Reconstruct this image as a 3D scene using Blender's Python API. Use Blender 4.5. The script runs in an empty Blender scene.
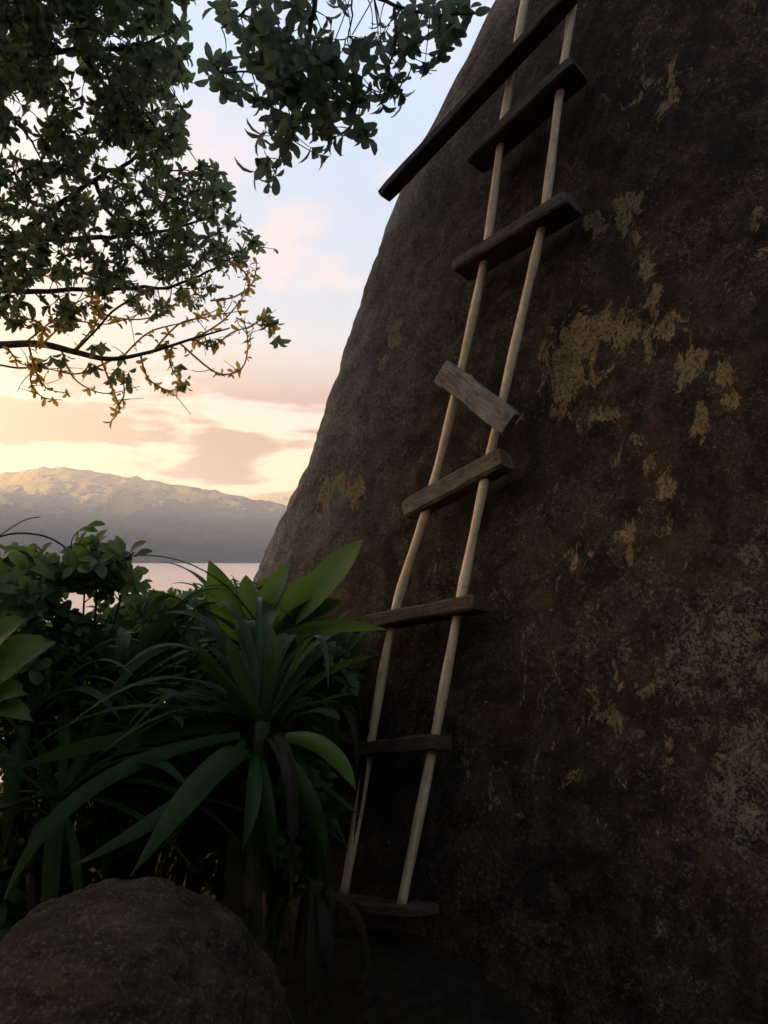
import bpy, bmesh, math, random
from mathutils import Vector, Matrix, noise
R = math.radians
random.seed(7)
scn = bpy.context.scene
COL = scn.collection

# ------------------------------------------------------------------ camera, world, sun, exposure
F = 773.0
H = 32.0                                  # eye height above the bay
PITCH = math.atan((555 - 512) / F)
cam_d = bpy.data.cameras.new('camera')
cam = bpy.data.objects.new('camera', cam_d)
COL.objects.link(cam)
cam.location = (0, 0, H)
cam.rotation_euler = (math.pi / 2 + PITCH, 0, 0)
cam_d.sensor_fit = 'VERTICAL'
cam_d.sensor_height = 36
cam_d.lens = F / 1024 * 36
cam_d.clip_start = 0.02
cam_d.clip_end = 60000
scn.camera = cam

SUN_EL, SUN_AZ = R(4.5), R(-105)           # low sun off to the left
EXPO = 2.15
SKY = 0.15
SUN = 5.0
scn.cycles.use_denoising = True
scn.view_settings.view_transform = 'Standard'
scn.view_settings.look = 'None'
scn.view_settings.gamma = 1
scn.view_settings.use_curve_mapping = False
scn.view_settings.exposure = EXPO

W = bpy.data.worlds.new('World')
scn.world = W
W.use_nodes = True


class NT:
    """small helper round a node tree"""
    def __init__(s, tree):
        s.t = tree; s.n = tree.nodes; s.l = tree.links
        s.n.clear()

    def add(s, typ, ins=None, **kw):
        nd = s.n.new(typ)
        for k, v in kw.items():
            setattr(nd, k, v)
        for k, v in (ins or {}).items():
            sk = nd.inputs[k]
            if hasattr(v, 'is_linked') or isinstance(v, bpy.types.NodeSocket):
                s.l.new(v, sk)
            else:
                sk.default_value = v
        return nd

    def math(s, op, a, b=0.0, c=None, clamp=False):
        ins = {0: a, 1: b}
        if c is not None:
            ins[2] = c
        return s.add('ShaderNodeMath', ins, operation=op, use_clamp=clamp).outputs[0]

    def mix(s, fac, a, b, blend='MIX'):
        nd = s.n.new('ShaderNodeMix'); nd.data_type = 'RGBA'; nd.blend_type = blend
        for i, v in ((0, fac), (6, a), (7, b)):
            sk = nd.inputs[i]
            if isinstance(v, bpy.types.NodeSocket):
                s.l.new(v, sk)
            else:
                sk.default_value = (*v, 1) if isinstance(v, tuple) and len(v) == 3 else v
        return nd.outputs[2]

    def ramp(s, fac, stops, interp='LINEAR'):
        nd = s.n.new('ShaderNodeValToRGB'); cr = nd.color_ramp; cr.interpolation = interp
        while len(cr.elements) < len(stops):
            cr.elements.new(0.5)
        for e, (p, c) in zip(cr.elements, stops):
            e.position = p
            e.color = (c, c, c, 1) if isinstance(c, (int, float)) else (*c, 1)
        s.l.new(fac, nd.inputs[0])
        return nd.outputs[0]

    def noise(s, vec, scale, detail=4, rough=.55, dist=0.0):
        return s.add('ShaderNodeTexNoise', {'Vector': vec, 'Scale': scale, 'Detail': detail, 'Roughness': rough, 'Distortion': dist}).outputs[0]

    def sstep(s, x, lo, hi):
        nd = s.add('ShaderNodeMapRange', {0: x, 1: lo, 2: hi, 3: 0.0, 4: 1.0}, interpolation_type='SMOOTHSTEP')
        return nd.outputs[0]


def build_world():
    w = NT(W.node_tree)
    sky = w.add('ShaderNodeTexSky', sky_type='NISHITA', sun_disc=False, sun_elevation=SUN_EL, sun_rotation=SUN_AZ,
                altitude=30, air_density=1.0, dust_density=1.2, ozone_density=1.0).outputs[0]
    d = w.add('ShaderNodeTexCoord').outputs['Generated']
    sep = w.add('ShaderNodeSeparateXYZ', {0: d})
    z = sep.outputs[2]
    # soft banks of evening cloud: flattened bands low down, puffs higher up
    m1 = w.add('ShaderNodeMapping', {'Vector': d, 'Scale': (1, 1, 4.2), 'Location': (8.1, .3, 3.7)}).outputs[0]
    n1 = w.noise(m1, 5.2, 7, .55, .3)
    m2 = w.add('ShaderNodeMapping', {'Vector': d, 'Scale': (1, 1, 1.6), 'Location': (7.4, 2.2, 0)}).outputs[0]
    n2 = w.noise(m2, 5.5, 7, .55, .1)
    veil = w.ramp(z, [(0.0, (2.0, 1.36, .60)), (.08, (2.05, 1.44, .68)), (.15, (1.85, 1.38, .82)), (.22, (1.40, 1.20, 1.10)), (.31, (1.13, 1.18, 1.34)), (.45, (1.02, 1.22, 1.52)), (.6, (1.08, 1.34, 1.72)), (1.0, (.6, .85, 1.25))])
    base = w.mix(.85, sky, veil)
    puff = w.math('MULTIPLY', w.sstep(n2, .46, .60), w.ramp(z, [(.1, 0), (.2, .8), (.38, .75), (.5, .35), (.6, .1)]))
    c = w.mix(puff, base, (1.62, 1.28, 1.25))
    band = w.math('MULTIPLY', w.sstep(n1, .45, .54), w.ramp(z, [(.03, .4), (.09, .95), (.2, .85), (.27, 0)]))
    c = w.mix(band, c, w.ramp(z, [(.05, (.78, .39, .17)), (.16, (.78, .42, .23)), (.25, (1.02, .71, .60))]))
    gd = Vector((math.sin(R(-66)) * math.cos(R(13)), math.cos(R(-66)) * math.cos(R(13)), math.sin(R(13))))
    dt = w.add('ShaderNodeVectorMath', {0: w.add('ShaderNodeVectorMath', {0: d}, operation='NORMALIZE').outputs[0], 1: tuple(gd)}, operation='DOT_PRODUCT').outputs['Value']
    glow = w.math('POWER', w.math('MAXIMUM', dt, 0.0), 15.0)  # added warm glow, out of view to the left, to light the rails
    c = w.mix(glow, c, (15.0, 9.6, 4.8))
    g2 = Vector((math.sin(R(-34)) * math.cos(R(14)), math.cos(R(-34)) * math.cos(R(14)), math.sin(R(14))))
    dt2 = w.add('ShaderNodeVectorMath', {0: w.add('ShaderNodeVectorMath', {0: d}, operation='NORMALIZE').outputs[0], 1: tuple(g2)}, operation='DOT_PRODUCT').outputs['Value']
    c = w.mix(w.math('MULTIPLY', w.math('POWER', w.math('MAXIMUM', dt2, 0.0), 22.0), .45), c, (2.5, 1.8, .85))
    below = w.sstep(z, -.05, 0.0)
    c = w.mix(below, (.35, .33, .32), c)
    bg = w.add('ShaderNodeBackground', {0: c, 1: SKY}).outputs[0]
    w.l.new(bg, w.add('ShaderNodeOutputWorld').inputs[0])


build_world()
sd = bpy.data.lights.new('sun', 'SUN')
sd.energy = SUN
sd.angle = R(.5)
sd.color = (1, .72, .42)
sun = bpy.data.objects.new('sun', sd)
COL.objects.link(sun)
sdir = Vector((math.sin(SUN_AZ) * math.cos(SUN_EL), math.cos(SUN_AZ) * math.cos(SUN_EL), math.sin(SUN_EL)))
sun.rotation_euler = (-sdir).to_track_quat('-Z', 'Y').to_euler()


# ------------------------------------------------------------------ helpers
def ray(x, y):
    a, b = (x - 384) / F, (512 - y) / F
    c, s = math.cos(PITCH), math.sin(PITCH)
    return Vector((a, c - b * s, s + b * c))


def P(x, y, d):
    """world point seen at photo position x, y at a depth of d metres"""
    r = ray(x, y)
    return Vector((0, 0, H)) + r * (d / r.y)


def rnd(a, b):
    return random.uniform(a, b)


def rvec(s=1.0):
    while True:
        v = Vector((rnd(-1, 1), rnd(-1, 1), rnd(-1, 1)))
        if v.length < 1:
            return v * s


class MB:
    """collects faces and links them as one mesh object"""
    def __init__(s):
        s.v = []; s.f = []; s.m = []; s.smooth = []; s.uv = []

    def add(s, vs, fs, mi=0, smooth=True, uv=None):
        s.uv += uv if uv else [(0.0, 0.0)] * len(vs)
        o = len(s.v)
        s.v += [tuple(p) for p in vs]
        for f in fs:
            s.f.append(tuple(i + o for i in f)); s.m.append(mi); s.smooth.append(smooth)

    def tube(s, pts, rad, n=6, caps=True, mi=0, smooth=True):
        pts = [Vector(p) for p in pts]
        if not hasattr(rad, '__len__'):
            rad = [rad] * len(pts)
        vs, fs = [], []
        t0 = (pts[1] - pts[0]).normalized()
        ref = t0.orthogonal().normalized()
        for i, p in enumerate(pts):
            t = (pts[min(i + 1, len(pts) - 1)] - pts[max(i - 1, 0)])
            t = t.normalized() if t.length > 1e-9 else t0
            ref = (ref - t * ref.dot(t))
            ref = ref.normalized() if ref.length > 1e-6 else t.orthogonal().normalized()
            b = t.cross(ref)
            for k in range(n):
                a = 2 * math.pi * k / n
                vs.append(p + (ref * math.cos(a) + b * math.sin(a)) * rad[i])
        for i in range(len(pts) - 1):
            for k in range(n):
                k2 = (k + 1) % n
                fs.append((i * n + k, i * n + k2, (i + 1) * n + k2, (i + 1) * n + k))
        if caps:
            fs.append(tuple(range(n - 1, -1, -1)))
            fs.append(tuple(range((len(pts) - 1) * n, len(pts) * n)))
        s.add(vs, fs, mi, smooth)

    def build(s, name, mats, parent=None):
        me = bpy.data.meshes.new(name)
        me.from_pydata(s.v, [], s.f)
        for m in (mats if isinstance(mats, (list, tuple)) else [mats]):
            me.materials.append(m)
        me.polygons.foreach_set('material_index', s.m)
        me.polygons.foreach_set('use_smooth', s.smooth)
        if any(q != (0.0, 0.0) for q in s.uv):
            for nm, k in (('across', 0), ('along', 1)):
                me.attributes.new(nm, 'FLOAT', 'POINT').data.foreach_set('value', [q[k] for q in s.uv])
        me.update()
        o = bpy.data.objects.new(name, me)
        COL.objects.link(o)
        if parent:
            o.parent = parent
            o.matrix_parent_inverse = Matrix.Translation(-parent.location)
        return o


def tag(o, label=None, cat=None, group=None, kind=None):
    for k, v in (('label', label), ('category', cat), ('group', group), ('kind', kind)):
        if v:
            o[k] = v
    return o


def empty(name, loc):
    o = bpy.data.objects.new(name, None)
    COL.objects.link(o)
    o.location = loc
    o.empty_display_size = .1
    return o


def bez(a, b, c, n):
    return [a.lerp(b, t).lerp(b.lerp(c, t), t) for t in [i / n for i in range(n + 1)]]


def crom(pts, n=6):
    """smooth curve through points"""
    q = [pts[0]] + list(pts) + [pts[-1]]
    out = []
    for i in range(1, len(q) - 2):
        p0, p1, p2, p3 = q[i - 1:i + 3]
        for k in range(n):
            t = k / n
            out.append(0.5 * ((2 * p1) + (p2 - p0) * t + (2 * p0 - 5 * p1 + 4 * p2 - p3) * t * t + (3 * p1 - p0 - 3 * p2 + p3) * t ** 3))
    out.append(pts[-1])
    return out


# ------------------------------------------------------------------ materials
def mat(name):
    m = bpy.data.materials.new(name)
    m.use_nodes = True
    return m, NT(m.node_tree)


def finish(m, t, shader):
    t.l.new(shader, t.add('ShaderNodeOutputMaterial').inputs[0])
    return m


def leaf_mat(name, c1, c2, rough=.45, trans=.35, tcol=None, spec=.5, scale=9, veins=False):
    m, t = mat(name)
    geo = t.add('ShaderNodeNewGeometry')
    pos = geo.outputs['Position']
    rn = geo.outputs['Random Per Island']
    n = t.noise(pos, scale, 3)
    fac = t.math('ADD', t.math('MULTIPLY', rn, .65), t.math('MULTIPLY', t.math('SUBTRACT', n, .35), 1.0), clamp=True)
    col = t.mix(fac, c1, c2)
    fine = t.noise(pos, 160, 2)
    col = t.mix(t.sstep(fine, .55, .8), col, tuple(x * .62 for x in c1))
    hgt = t.noise(pos, 90, 3)
    if veins:
        ac = t.add('ShaderNodeAttribute', attribute_name='across').outputs['Fac']
        al = t.add('ShaderNodeAttribute', attribute_name='along').outputs['Fac']
        vn = t.noise(t.add('ShaderNodeCombineXYZ', {0: t.math('MULTIPLY', ac, 26.0), 1: t.math('MULTIPLY', al, 2.2)}).outputs[0], 1.6, 4, .6)
        col = t.mix(t.math('MULTIPLY', t.sstep(vn, .42, .66), .6), col, tuple(x * .45 for x in c1))
        blot = t.noise(pos, 22, 4, .65)
        tipm = t.sstep(t.math('ADD', al, t.math('MULTIPLY', t.math('SUBTRACT', blot, .5), .5)), .93, 1.04)
        col = t.mix(t.math('MAXIMUM', tipm, t.math('MULTIPLY', t.sstep(blot, .66, .74), .7)), col, (.13, .085, .03))
        hgt = t.math('ADD', hgt, t.math('MULTIPLY', vn, 2.0))
    bmp = t.add('ShaderNodeBump', {'Height': hgt, 'Strength': .35, 'Distance': .004}).outputs[0]
    p = t.add('ShaderNodeBsdfPrincipled', {'Base Color': col, 'Roughness': rough, 'Specular IOR Level': spec, 'Normal': bmp}).outputs[0]
    tc = t.mix(.5, col, tcol or (c2[0] * 1.8, c2[1] * 1.7, c2[2] * .8))
    tr = t.add('ShaderNodeBsdfTranslucent', {'Color': tc}).outputs[0]
    return finish(m, t, t.add('ShaderNodeMixShader', {0: trans, 1: p, 2: tr}).outputs[0])


def bark_mat(name, c1, c2, scale=30, stretch=(1, 1, .25)):
    m, t = mat(name)
    pos = t.add('ShaderNodeTexCoord').outputs['Object']
    mp = t.add('ShaderNodeMapping', {'Vector': pos, 'Scale': stretch}).outputs[0]
    n = t.noise(mp, scale, 6, .65)
    col = t.mix(t.sstep(n, .3, .7), c1, c2)
    b = t.add('ShaderNodeBump', {'Height': n, 'Strength': .6, 'Distance': .01}).outputs[0]
    return finish(m, t, t.add('ShaderNodeBsdfPrincipled', {'Base Color': col, 'Roughness': .85, 'Normal': b, 'Specular IOR Level': .2}).outputs[0])


def wood_mat(name, c1, c2, axis, scale=18, rough=.8, bump=.5):
    """weathered timber with the grain along one direction"""
    m, t = mat(name)
    pos = t.add('ShaderNodeNewGeometry').outputs['Position']
    a = Vector(axis).normalized(); b = a.orthogonal().normalized(); c = a.cross(b)
    dots = [t.add('ShaderNodeVectorMath', {0: pos, 1: tuple(v)}, operation='DOT_PRODUCT').outputs['Value'] for v in (a, b, c)]
    vec = t.add('ShaderNodeCombineXYZ', {0: t.math('MULTIPLY', dots[0], .09), 1: dots[1], 2: dots[2]}).outputs[0]
    grain = t.noise(vec, scale * 8, 5, .65, .4)
    blot = t.noise(pos, scale * .8, 4)
    f = t.math('ADD', t.math('MULTIPLY', grain, .75), t.math('MULTIPLY', blot, .45))
    col = t.mix(t.sstep(f, .4, .8), c1, c2)
    stain = t.noise(pos, 31, 5, .65)
    col = t.mix(t.math('MULTIPLY', t.sstep(stain, .55, .72), .6), col, tuple(x * .35 for x in c1))
    bm = t.add('ShaderNodeBump', {'Height': grain, 'Strength': bump, 'Distance': .006}).outputs[0]
    return finish(m, t, t.add('ShaderNodeBsdfPrincipled', {'Base Color': col, 'Roughness': rough, 'Normal': bm, 'Specular IOR Level': .25}).outputs[0])


def rock_mat():
    m, t = mat('rock_face')
    pos = t.add('ShaderNodeTexCoord').outputs['Object']
    st = t.add('ShaderNodeMapping', {'Vector': pos, 'Scale': (1, 1, .28)}).outputs[0]
    big = t.noise(pos, 1.3, 5, .6)
    mid = t.noise(pos, 9, 6, .65, .3)
    fine = t.noise(pos, 70, 6, .7)
    streak = t.noise(st, 7, 6, .65, .5)
    col = t.mix(t.sstep(mid, .36, .66), (.026, .016, .010), (.105, .067, .038))
    col = t.mix(t.math('MULTIPLY', t.sstep(streak, .5, .7), .7), col, (.125, .088, .060))
    col = t.mix(t.math('MULTIPLY', t.sstep(fine, .52, .70), .75), col, (.20, .14, .09))
    col = t.mix(t.math('MULTIPLY', t.sstep(t.noise(pos, 42, 5, .7), .53, .66), .75), col, (.016, .011, .008))
    grit = t.noise(pos, 150, 4, .75)
    fleck = t.noise(pos, 62, 7, .8)
    patchy = t.sstep(t.noise(pos, 4.5, 6, .7), .36, .62)
    gm = t.math('MULTIPLY', t.sstep(fleck, .525, .60), patchy)
    col = t.mix(t.math('MULTIPLY', gm, .85), col, t.mix(t.noise(pos, 31, 3), (.15, .10, .055), (.46, .35, .24)))
    col = t.mix(t.math('MULTIPLY', t.sstep(grit, .50, .40), .8), col, (.010, .008, .006))
    col = t.mix(t.math('MULTIPLY', t.sstep(t.noise(pos, 6.5, 6, .7), .50, .62), .75), col, (.016, .013, .011))
    rust = t.sstep(t.noise(pos, 4.2, 5, .6, .4), .52, .7)
    col = t.mix(t.math('MULTIPLY', rust, .6), col, (.13, .064, .028))
    # greyer streaks towards the shoulder, with veiling glow painted into the colour
    ga = t.add('ShaderNodeAttribute', attribute_name='edge_glow').outputs['Fac']
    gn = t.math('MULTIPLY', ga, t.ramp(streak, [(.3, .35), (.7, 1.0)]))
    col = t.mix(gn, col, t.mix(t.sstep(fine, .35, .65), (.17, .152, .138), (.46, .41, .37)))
    # tan crust lichen, granular grey lichen
    la = t.add('ShaderNodeAttribute', attribute_name='lichen').outputs['Fac']
    ln = t.math('ADD', t.math('MULTIPLY', t.math('SUBTRACT', t.noise(t.add('ShaderNodeMapping', {'Vector': pos, 'Scale': (1, 1, .62)}).outputs[0], 15, 8, .74, .6), .5), 3.3), la)
    lm = t.math('MULTIPLY', t.sstep(ln, .45, .62), t.ramp(t.noise(pos, 90, 4, .75), [(.38, .1), (.54, 1)]))
    lcol = t.mix(t.noise(pos, 48, 6, .75), (.30, .20, .085), (.86, .64, .33))
    lcol = t.mix(t.sstep(ga, .45, .9), lcol, (.62, .56, .48))
    lcol = t.mix(t.math('MULTIPLY', t.sstep(ln, .72, 1.15), .55), lcol, (.20, .13, .06))
    col = t.mix(t.math('MULTIPLY', lm, .88), col, lcol)
    ca = t.add('ShaderNodeAttribute', attribute_name='crust').outputs['Fac']
    cn = t.math('ADD', t.math('MULTIPLY', t.math('SUBTRACT', t.noise(pos, 26, 6, .7), .5), 2.2), ca)
    cg = t.math('ADD', t.math('MULTIPLY', t.noise(pos, 96, 7, .85), .7), t.math('MULTIPLY', t.noise(pos, 21, 5, .7), .3))
    cm = t.math('MULTIPLY', t.sstep(cn, .30, .62), t.sstep(cg, .475, .535))
    col = t.mix(t.math('MULTIPLY', cm, .9), col, t.mix(grit, (.15, .12, .07), (.64, .55, .36)))
    h = t.math('ADD', t.math('MULTIPLY', mid, .6), t.math('ADD', t.math('MULTIPLY', fine, .6), t.math('MULTIPLY', grit, .3)))
    h = t.math('ADD', h, t.math('MULTIPLY', lm, .25))
    h = t.math('ADD', h, t.math('MULTIPLY', cm, .3))
    b = t.add('ShaderNodeBump', {'Height': h, 'Strength': 1.0, 'Distance': .05}).outputs[0]
    return finish(m, t, t.add('ShaderNodeBsdfPrincipled', {'Base Color': col, 'Roughness': .88, 'Normal': b, 'Specular IOR Level': .25}).outputs[0])


def stone_mat():
    m, t = mat('boulder_stone')
    pos = t.add('ShaderNodeTexCoord').outputs['Object']
    st = t.add('ShaderNodeMapping', {'Vector': pos, 'Rotation': (R(20), R(18), R(10)), 'Scale': (.35, 1, 1.6)}).outputs[0]
    lay = t.noise(st, 16, 7, .7, .3)
    fine = t.noise(pos, 110, 5, .7)
    col = t.mix(t.sstep(lay, .33, .68), (.022, .014, .009), (.085, .054, .03))
    col = t.mix(t.math('MULTIPLY', t.sstep(fine, .5, .72), .6), col, (.26, .2, .135))
    col = t.mix(t.math('MULTIPLY', t.sstep(t.noise(pos, 7, 5), .5, .65), .6), col, (.045, .036, .02))
    b = t.add('ShaderNodeBump', {'Height': t.math('ADD', lay, t.math('MULTIPLY', fine, .4)), 'Strength': .9, 'Distance': .02}).outputs[0]
    return finish(m, t, t.add('ShaderNodeBsdfPrincipled', {'Base Color': col, 'Roughness': .9, 'Normal': b, 'Specular IOR Level': .2}).outputs[0])


def ground_mat():
    m, t = mat('leaf_litter')
    pos = t.add('ShaderNodeTexCoord').outputs['Object']
    n = t.noise(pos, 22, 6, .7)
    col = t.mix(t.sstep(n, .35, .65), (.010, .007, .005), (.045, .03, .018))
    col = t.mix(t.math('MULTIPLY', t.sstep(t.noise(pos, .6, 4), .45, .6), .4), col, (.016, .016, .009))
    b = t.add('ShaderNodeBump', {'Height': n, 'Strength': .8, 'Distance': .03}).outputs[0]
    return finish(m, t, t.add('ShaderNodeBsdfPrincipled', {'Base Color': col, 'Roughness': .95, 'Normal': b, 'Specular IOR Level': .15}).outputs[0])


def hill_mat():
    m, t = mat('forested_hill')
    pos = t.add('ShaderNodeTexCoord').outputs['Object']
    n = t.noise(pos, .03, 8, .75)
    n2 = t.noise(pos, .0032, 6, .6)
    col = t.mix(t.sstep(n, .35, .65), (.022, .04, .016), (.085, .09, .034))
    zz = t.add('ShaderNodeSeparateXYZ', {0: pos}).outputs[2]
    sunlit = t.math('ADD', t.math('MULTIPLY', t.math('SUBTRACT', t.noise(pos, .0075, 8, .7), .5), 4.0), t.math('MULTIPLY', t.sstep(zz, 170.0, 470.0), 1.1))
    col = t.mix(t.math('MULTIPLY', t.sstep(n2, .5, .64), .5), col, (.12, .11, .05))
    col = t.mix(t.math('MULTIPLY', t.sstep(sunlit, .52, .9), .9), col, (.50, .36, .10))  # sunlight on the upper slopes painted in as gold patches
    b = t.add('ShaderNodeBump', {'Height': n, 'Strength': 1.0, 'Distance': 60.0}).outputs[0]
    return finish(m, t, t.add('ShaderNodeBsdfPrincipled', {'Base Color': col, 'Roughness': 1.0, 'Normal': b, 'Specular IOR Level': 0.0}).outputs[0])


def water_mat():
    m, t = mat('bay_water')
    pos = t.add('ShaderNodeTexCoord').outputs['Object']
    n = t.noise(t.add('ShaderNodeMapping', {'Vector': pos, 'Scale': (.5, 1, 1)}).outputs[0], .35, 6, .6)
    b = t.add('ShaderNodeBump', {'Height': n, 'Strength': .5, 'Distance': 1.0}).outputs[0]
    return finish(m, t, t.add('ShaderNodeBsdfPrincipled', {'Base Color': (.72, .50, .36, 1), 'Roughness': .4, 'Normal': b, 'IOR': 1.33}).outputs[0])


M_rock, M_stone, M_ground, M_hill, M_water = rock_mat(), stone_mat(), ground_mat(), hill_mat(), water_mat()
M_strap = leaf_mat('strap_leaf', (.018, .044, .012), (.056, .105, .024), rough=.42, trans=.28, tcol=(.16, .26, .04), spec=.22, scale=5, veins=True)
M_strap_lt = leaf_mat('lit_strap_leaf', (.080, .165, .034), (.16, .28, .06), rough=.35, trans=.42, tcol=(.32, .5, .08), scale=5, veins=True)  # paler copy of the strap leaf, light on upper leaves put into the colour
M_dead = leaf_mat('dead_strap_leaf', (.028, .02, .012), (.075, .052, .028), rough=.7, trans=.2, scale=5, veins=True)
M_shrub = leaf_mat('shrub_leaf', (.030, .060, .018), (.070, .125, .034), rough=.5, trans=.35, scale=6)
M_shrub_lt = leaf_mat('light_shrub_leaf', (.056, .105, .030), (.14, .225, .06), rough=.5, trans=.42, tcol=(.26, .36, .08), scale=6)
M_broad = leaf_mat('broad_leaf', (.06, .125, .028), (.115, .21, .05), rough=.42, trans=.4, scale=6)
M_tree = leaf_mat('tree_leaf', (.034, .058, .034), (.075, .11, .05), rough=.42, trans=.55, tcol=(.32, .38, .16), scale=3)
M_over = leaf_mat('overhang_leaf', (.036, .058, .044), (.075, .11, .062), rough=.4, trans=.52, tcol=(.26, .34, .22), scale=4)
M_backlit = leaf_mat('backlit_leaf', (.20, .14, .03), (.34, .24, .06), rough=.55, trans=.75, tcol=(.95, .64, .14), scale=6)  # backlight and bloom put into the gold leaf colour
M_bark = bark_mat('grey_bark', (.03, .024, .018), (.10, .08, .06))
M_twig = leaf_mat('backlit_twig', (.30, .19, .06), (.46, .30, .10), rough=.6, trans=.85, tcol=(.95, .62, .18))  # gold stands in for the bloom around the twigs
M_stem = bark_mat('plant_stem', (.025, .03, .015), (.06, .065, .03))

# ------------------------------------------------------------------ the wall plane the ladder leans on
AL, BE = R(45), R(10)
NRM = Vector((-math.sin(AL) * math.cos(BE), -math.cos(AL) * math.cos(BE), math.sin(BE)))
HD = Vector((math.cos(AL), -math.sin(AL), 0))          # along the face, to the right and nearer
UP = HD.cross(NRM)
UP = UP if UP.z > 0 else -UP
P0 = P(402, 905, 2.8)                                  # foot of the nearer rail
EYE = Vector((0, 0, H))


def onplane(x, y, off=0.0):
    """point of the plane 'off' metres in front of the rails' plane, on the sight line of a photo position"""
    r = ray(x, y)
    k = ((P0 + NRM * off - EYE).dot(NRM)) / r.dot(NRM)
    return EYE + r * k


STAND = 0.115                                          # rails to rock
RO = P0 - NRM * STAND


def st_of(x, y):
    d = onplane(x, y, -STAND) - RO
    return d.dot(HD), d.dot(UP)


# ------------------------------------------------------------------ the leaning rock
SIL = [(205, 760), (228, 660), (241, 610), (255, 575), (265, 548), (285, 503), (312, 444), (330, 396), (348, 348), (362, 308),
       (376, 264), (392, 216), (410, 168), (440, 112), (470, 56), (500, -2), (530, -60), (575, -150), (640, -280)]


def proj(p):
    d = p - EYE
    c, s = math.cos(PITCH), math.sin(PITCH)
    yy = d.y * c + d.z * s
    zz = -d.y * s + d.z * c
    return 384 + F * d.x / yy, 512 - F * zz / yy


def sil_x(py):
    if py >= SIL[0][1]:
        return SIL[0][0] - (py - SIL[0][1]) * .18
    for (x0, y0), (x1, y1) in zip(SIL, SIL[1:]):
        if y1 <= py <= y0:
            return x0 + (x1 - x0) * (y0 - py) / (y0 - y1)
    return SIL[-1][0]


CR = 0.75                                              # radius of the shoulder


def shoulder(se, t, a):
    """point on the rounded left shoulder, a = 0 on the face .. pi/2+ turning away"""
    return RO + UP * t + HD * (se - CR * math.sin(a)) - NRM * (CR * (1 - math.cos(a)))


def edge_for(t):
    lo, hi = -3.0, 2.5
    for _ in range(30):
        m = (lo + hi) / 2
        best = 1e9
        for k in range(0, 13):
            p = shoulder(m, t, k * R(7.5))
            x, y = proj(p)
            best = min(best, x - sil_x(y))
        if best < 0:
            lo = m
        else:
            hi = m
    return (lo + hi) / 2


LICH = [(575, 365, 27, 42, 1), (605, 330, 24, 22, .9), (640, 335, 42, 20, .75), (668, 330, 16, 14, .9), (700, 362, 20, 12, 1), (727, 382, 14, 14, 1), (688, 380, 10, 14, .9),
        (705, 425, 10, 24, 1), (733, 405, 10, 8, .9), (625, 215, 13, 18, 1), (597, 222, 8, 10, 1), (634, 236, 12, 10, .9), (647, 268, 7, 30, .8), (655, 300, 10, 16, .7),
        (595, 420, 22, 14, .75), (635, 445, 13, 8, .7), (650, 470, 8, 20, .8), (668, 490, 18, 14, .8), (617, 460, 8, 14, .6), (760, 230, 9, 16, 1), (763, 254, 8, 12, .9),
        (660, 85, 40, 34, .45), (625, 98, 16, 16, .6), (670, 105, 10, 22, .75), (740, 8, 11, 14, .9), (640, 55, 25, 20, .4), (700, 100, 14, 24, .35),
        (391, 330, 7, 10, 1.05), (379, 362, 5, 8, 1), (322, 490, 9, 20, .95), (335, 480, 8, 16, .85), (350, 487, 9, 18, .95), (545, 490, 12, 12, .45), (580, 560, 30, 26, .42), (640, 540, 40, 30, .4),
        (610, 690, 60, 40, .36), (540, 680, 30, 50, .4), (660, 760, 60, 50, .35), (480, 790, 40, 40, .34), (735, 300, 20, 20, .4), (560, 770, 50, 40, .36)]
CRUST = [(700, 650, 32, 34, .9), (742, 640, 28, 50, .95), (722, 600, 26, 18, .6), (690, 690, 28, 16, .75), (750, 780, 30, 58, 1), (722, 800, 15, 30, .9), (626, 655, 9, 18, .75), (586, 655, 16, 20, .45),
         (660, 892, 5, 7, 1), (664, 930, 7, 9, 1), (721, 945, 6, 8, .9), (707, 925, 6, 7, .7), (690, 870, 10, 9, .6), (640, 735, 10, 18, .5), (700, 730, 30, 14, .6), (650, 590, 30, 24, .4), (760, 560, 20, 30, .6), (740, 870, 20, 16, .5), (600, 610, 20, 16, .42)]


def to_st(lst):
    out = []
    for x, y, rx, ry, w in lst:
        s, t = st_of(x, y)
        s2, _ = st_of(x + rx * 1.22, y)
        _, t2 = st_of(x, y - ry * 1.22)
        out.append((s, t, abs(s2 - s), abs(t2 - t), w))
    return out


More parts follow.
